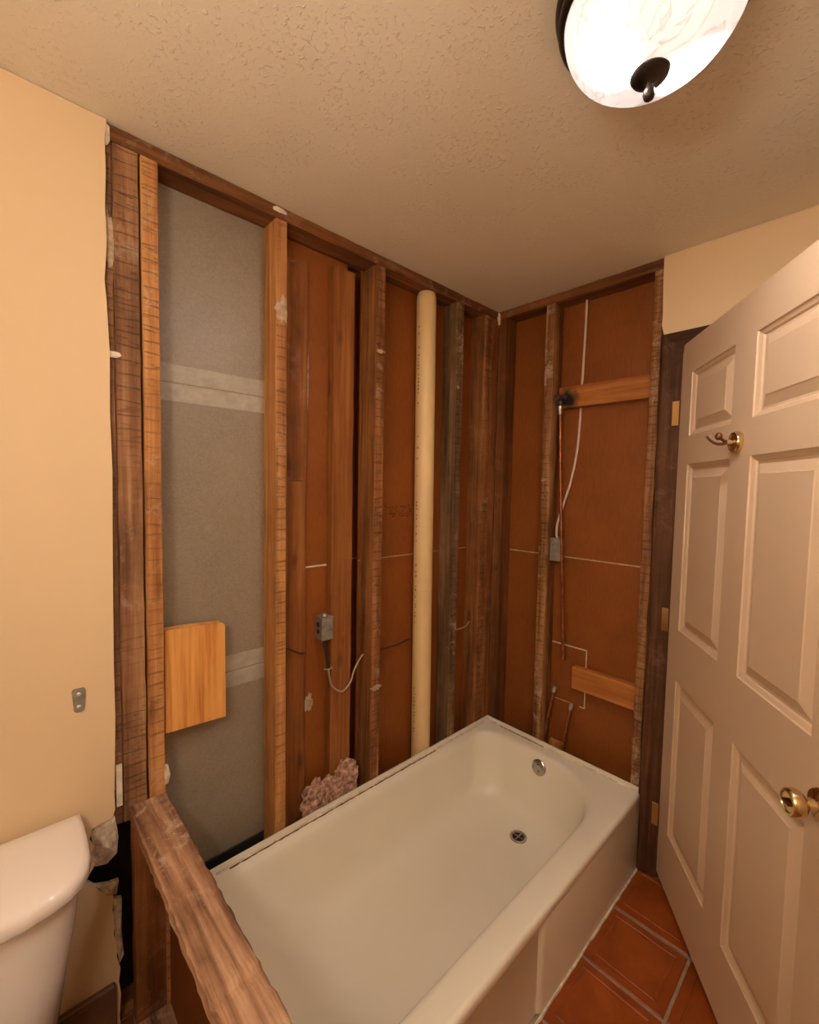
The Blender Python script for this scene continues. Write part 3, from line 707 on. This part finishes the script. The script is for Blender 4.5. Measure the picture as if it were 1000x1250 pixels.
loft(bm, [oval(.115, -.12, -.56, .001), oval(.110, -.12, -.55, .05), oval(.105, -.13, -.53, .14), oval(.135, -.11, -.60, .24), oval(.172, -.10, -.70, .34), oval(.182, -.10, -.725, .372), oval(.180, -.102, -.722, .3755), oval(.13, -.28, -.66, .375), oval(.115, -.30, -.63, .33), oval(.07, -.36, -.54, .24), oval(.03, -.42, -.50, .22)])
build('bowl', bm, M['porcelain'], to, smooth=True, angle=1.2)
bm = bmesh.new()
loft(bm, [oval(.186, -.265, -.728, .388), oval(.190, -.262, -.732, .396), oval(.186, -.265, -.728, .404), oval(.12, -.31, -.655, .404), oval(.115, -.315, -.65, .388)], False, False)
build('seat', bm, M['porcelain'], to, smooth=True, angle=1.2)
bm = bmesh.new()
loft(bm, [oval(.184, -.266, -.724, .406), oval(.189, -.262, -.73, .414), oval(.180, -.27, -.72, .424), oval(.10, -.35, -.63, .427)])
build('seat_lid', bm, M['porcelain'], to, smooth=True, angle=1.2)

# ---- ceiling light
CX, CY = -1.003, -1.035
cl = thing('ceiling_light', 'round flush ceiling light with marbled glass dome and dark bronze ring', 'ceiling light', (CX, CY, H))
T = Matrix.Translation((CX, CY, 0))
lathe('base_ring', [(.060, H-.0005), (.150, H-.0005), (.161, H-.004), (.164, H-.012), (.161, H-.020), (.156, H-.024), (.158, H-.030), (.158, H-.040), (.153, H-.046), (.1475, H-.047), (.1475, H-.030), (.06, H-.030)], T, M['bronze'], cl, 64)
pr = []
for k in range(15):
    a = (PI/2)*k/14; pr.append((.1470*math.cos(a)**0.9 if k < 14 else 0.0, H-.040-.108*math.sin(a)))
lathe('glass_dome', pr, T, M['dome'], cl, 64, ang=2.0)
lathe('finial', [(0, H-.147), (.012, H-.147), (.029, H-.145), (.032, H-.149), (.029, H-.154), (.018, H-.158), (.008, H-.162), (.005, H-.167), (.006, H-.170), (.0095, H-.175), (.0105, H-.182), (.008, H-.189), (.003, H-.193), (0, H-.193)], T, M['bronze'], cl, 32)
# ---- vanity light on the side wall, left of the camera
vl = thing('vanity_light', 'brass vanity light bar with three frosted globes on the side wall', 'wall light', (XL, -1.15, 1.80))
boxo('back_plate', XL+.001, XL+.022, -1.42, -0.88, 1.805, 1.895, M['brass'], vl, 0.004, 2)
for y in (-0.98, -1.15, -1.32):
    ar = tube('arm', [(XL+.02, y, 1.85), (XL+.075, y, 1.85)], .010, M['brass'], vl, 12, smooth_pts=False)
    lathe('globe_cup', [(0, 0), (.018, 0), (.030, .012), (.028, .014), (0, .010)], axis_mat((XL+.072, y, 1.85), (1, 0, 0)), M['brass'], ar, 20)
    lump('globe', (XL+.135, y, 1.85), (.055, .055, .055), M['globe'], vl, 2, 0.0)

# ---- cream PVC vent pipe
vp = thing('vent_pipe', 'cream plastic vent pipe standing between two studs', 'pipe', (-0.452, 0.044, 0.04))
bm = bmesh.new(); N_ = 40; loops = []
for z in (0.04, 0.3, 0.8, 1.3, 1.8, 2.33, 2.352, 2.3655):
    t = z/2.36; cx = lerp(-0.452, -0.474, t); rr = 0.0432 if z < 2.34 else (0.0418 if z < 2.36 else 0.036)
    loops.append([(cx+rr*math.cos(2*PI*k/N_), 0.0442+rr*math.sin(2*PI*k/N_), z) for k in range(N_)])
loft(bm, loops); build('pipe_body', bm, M['pvc'], vp, smooth=True, angle=0.6)
bm = bmesh.new(); r = random.Random(11)
def mark(z0, z1, w, a=math.radians(196)):
    t = z0/2.36; cx = lerp(-0.452, -0.474, t); rr = 0.0436
    for da in (0,):
        p = []
        for (aa, z) in ((a-w, z0), (a+w, z0), (a+w, z1), (a-w, z1)):
            p.append(bm.verts.new((cx+rr*math.cos(aa), 0.0442+rr*math.sin(aa), z)))
        bm.faces.new(p)
z = 0.36
while z < 2.28:
    inrun = (1.86 < z < 2.22) or (1.56 < z < 1.75) or (1.28 < z < 1.46) or (0.86 < z < 1.18) or (0.40 < z < 0.62)
    hgt = r.uniform(.006, .013)
    if inrun and r.random() < 0.6: mark(z, z+hgt*0.8, r.uniform(.035, .065), math.radians(180)+r.uniform(-.03, .03))
    z += hgt + r.uniform(.004, .007)
tag(build('print_line', bm, M['ink'], vp), kind='stuff')

# ---- pine board scrap at the left bay
pb = plate('pine_board', [(-1.524, 0.797), (-1.353, 0.789), (-1.354, 1.083), (-1.362, 1.090), (-1.440, 1.096), (-1.524, 1.099)], 0.022, 0.058, M['pine'])
tag(pb, 'short fresh pine board fixed across the grey panel', 'board')
# ---- blocks at the end wall
bk = boxo('wood_block', 0.048, 0.086, -0.716, -0.312, 1.897, 1.993, M['block_char'], None, 0.003)
tag(bk, 'orange wooden block with scorched end behind the shower fitting', 'wood block')
bk2 = boxo('wood_block', 0.045, 0.085, -0.717, -0.428, 0.611, 0.714, M['block_y'], None, 0.005, 2)
tag(bk2, 'short orange wooden block with free end above the bathtub', 'wood block')
wd = boxo('wood_wedge', 0.012, 0.040, -0.405, -0.345, 0.300, 0.345, M['stud_tan'], None, 0.003)
tag(wd, 'small pale wood scrap behind the tub rim between copper stubs', 'wood scrap')

# ---- shower riser with elbow
rs = thing('shower_riser', 'thin copper shower riser with dark drop-ear fitting at its top', 'pipe', (0.035, -0.392, 0.74))
tube('riser_pipe', [(0.029, -0.332, 1.905), (0.029, -0.350, 1.515), (0.029, -0.377, 1.061), (0.029, -0.393, 0.755)], 0.0068, M['copper'], rs, 12, smooth_pts=False)
lathe('solder_joint', [(.0068, -.045), (.0090, -.042), (.0095, 0.0), (.0090, .002), (0, .002)], axis_mat((0.029, -0.331, 1.912), (0, 0.045, 1)), M['solder'], rs, 14)
lathe('end_cap', [(0, -.012), (.008, -.010), (.0092, 0), (.0092, .016), (.0068, .018)], axis_mat((0.029, -0.394, 0.75), (0, 0.03, 1)), M['copper'], rs, 14)
el = tube('elbow', [(0.029, -0.331, 1.905), (0.029, -0.330, 1.928), (0.024, -0.330, 1.938), (0.012, -0.330, 1.940), (0.000, -0.330, 1.940)], 0.0125, M['iron'], rs, 14)
lathe('elbow_mouth', [(.008, .004), (.016, .004), (.017, .0), (.017, -.010), (.012, -.012)], axis_mat((0.0, -0.330, 1.940), (-1, 0, 0)), M['iron'], el, 18)
for dy_ in (-0.026, 0.026):
    lathe('ear', [(.004, -.003), (.010, -.003), (.011, 0), (.010, .003), (.004, .003)], axis_mat((0.030, -0.330+dy_, 1.944), (-1, 0, 0)), M['iron'], el, 14)
# ---- the two capped supply stubs
def stub(pts, label):
    t = thing('supply_stub', label, 'pipe', pts[0], group='capped copper supply stubs')
    tube('stub_pipe', pts, 0.0068, M['copper'], t, 12, smooth_pts=False)
    d = Vector(pts[-1])-Vector(pts[-2])
    lathe('cap', [(.0068, -.016), (.0088, -.014), (.0092, .006), (.0085, .012), (.004, .014), (0, .014)], axis_mat(pts[-1], d), M['solder'], t, 14)
    return t
stub([(0.045, -0.303, 0.27), (0.045, -0.316, 0.41), (0.045, -0.347, 0.580)], 'capped copper water stub next to the stud, taller of the pair')
stub([(0.045, -0.392, 0.27), (0.045, -0.418, 0.433), (0.045, -0.432, 0.525)], 'capped copper water stub under the orange block, shorter of the pair')

# ---- electrical boxes
def ebox(label, M4, w, d, h):
    """local: x width, y depth (front at -d), z height"""
    t = thing('electrical_box', label, 'electrical box', M4.to_translation())
    bm = bmesh.new(); add_box(bm, -w/2, w/2, -d, 0, 0, h, 0.0025, 2); bmesh.ops.transform(bm, matrix=M4, verts=bm.verts)
    body = build('box_body', bm, M['galv'], t)
    bm = bmesh.new(); add_box(bm, -w/2-.001, w/2+.001, -d-.0025, -d-.0003, -.001, h+.001, 0.001); bmesh.ops.transform(bm, matrix=M4, verts=bm.verts)
    cv = build('cover', bm, M['galv'], t)
    for zz in (0.010, h-0.010):
        lathe('screw', [(0, 0), (.0035, 0), (.0035, .0015), (0, .002)], M4 @ axis_mat((0, -d-.0025, zz), (0, -1, 0)), M['solder'], cv, 10)
    for zz in (h*0.35, h*0.65):
        lathe('knockout', [(0, 0), (.010, 0), (.010, .0008), (0, .0008)], M4 @ axis_mat((-w/2, -d/2, zz), (-1, 0, 0)), M['iron'], body, 16)
    lathe('clamp', [(.0, 0), (.008, 0), (.008, .009), (.0, .009)], M4 @ axis_mat((0, -d*0.6, h), (0, 0, 1)), M['solder'], body, 12)
    return t
ebox('grey steel junction box with a cover, fixed beside the flat stud', Matrix.Translation((-0.9705, 0.088, 0.944)), 0.048, 0.050, 0.086)
ebox('grey steel junction box fed by the white cable', Matrix.Translation((0.066, -0.334, 1.192)) @ Matrix.Rotation(-PI/2, 4, 'Z'), 0.050, 0.036, 0.105)

# ---- cables
tag(tube('white_cable', [(0.070, -0.419, 2.366), (0.070, -0.418, 2.247), (0.078, -0.411, 2.104), (0.0915, -0.402, 1.997), (0.0915, -0.401, 1.887), (0.076, -0.398, 1.703), (0.066, -0.377, 1.554), (0.058, -0.348, 1.447), (0.050, -0.328, 1.360), (0.047, -0.328, 1.306)], 0.0055, M['cable_white'], None, 10),
    'white cable curving down past the upper wooden block', 'cable')
tag(tube('brown_cable', [(-1.158, 0.05, 0.955), (-1.124, 0.05, 0.942), (-1.075, 0.056, 0.912), (-1.036, 0.086, 0.898)], 0.0035, M['cable_brown'], None, 8),
    'short dark brown cable sagging left of the covered junction box', 'cable')
tag(tube('brown_cable', [(-0.742, 0.05, 0.838), (-0.698, 0.05, 0.836), (-0.60, 0.06, 0.830), (-0.52, 0.0845, 0.827), (-0.499, 0.0865, 0.826)], 0.0038, M['cable_brown'], None, 8),
    'thin dark brown cable running from a stud to the cream pipe', 'cable')
tag(tube('grey_cable', [(-0.270, 0.05, 0.823), (-0.207, 0.05, 0.819), (-0.150, 0.05, 0.819), (-0.128, 0.05, 0.826), (-0.1135, 0.05, 0.842)], 0.0034, M['cable_grey'], None, 8),
    'short grey cable end sticking out of the weathered stud near the corner', 'cable')
wc = thing('looped_cable', 'grey cable hanging in a loop below the junction box', 'cable', (-0.96, 0.04, 0.72))
tube('cable_sleeve', [(-0.978, 0.050, 0.944), (-0.972, 0.044, 0.90), (-0.962, 0.042, 0.830)], 0.0050, M['ink'], wc, 10)
tube('cable_loop', [(-0.962, 0.042, 0.834), (-0.958, 0.040, 0.80), (-0.945, 0.040, 0.757), (-0.902, 0.040, 0.722), (-0.862, 0.040, 0.745), (-0.838, 0.042, 0.795), (-0.800, 0.052, 0.830), (-0.787, 0.055, 0.836)], 0.0036, M['cable_grey'], wc, 10)
tube('cable_staple', [(-0.975, 0.050, 0.827), (-0.966, 0.036, 0.829), (-0.950, 0.036, 0.831), (-0.946, 0.050, 0.830)], 0.0024, M['solder'], wc, 8)

# ---- pink rubble in the bay behind the tub rim
rb = thing('insulation_rubble', 'clump of pinkish crumbled insulation behind the tub rim', 'rubble', (-0.96, 0.03, 0.25))
lump('crumb', (-1.015, 0.036, 0.335), (0.052, 0.026, 0.072), M['foam'], rb, 4, 0.45, 2.2, 1)
lump('crumb', (-0.955, 0.036, 0.345), (0.045, 0.024, 0.055), M['foam'], rb, 4, 0.45, 2.2, 4)
lump('crumb', (-0.885, 0.034, 0.360), (0.052, 0.026, 0.078), M['foam'], rb, 4, 0.45, 2.2, 8)

# ---- metal bracket on the cream wall
br = thing('wall_bracket', 'small grey metal bracket plate screwed to the cream wall', 'bracket', (-1.727, -0.0125, 0.945))
bm = bmesh.new()
loft(bm, [[(-1.741, y, 1.000), (-1.738, y, 1.006), (-1.716, y, 1.006), (-1.713, y, 1.000), (-1.716, y, 0.952), (-1.720, y, 0.947), (-1.733, y, 0.947), (-1.737, y, 0.952)] for y in (-0.0125, -0.0165)])
bp = build('bracket_plate', bm, M['galv'], br)
for zz in (0.992, 0.960):
    lathe('screw', [(0, 0), (.0048, 0), (.0048, .0012), (.003, .0026), (0, .003)], axis_mat((-1.727, -0.0165, zz), (0, -1, 0)), M['solder'], bp, 12)
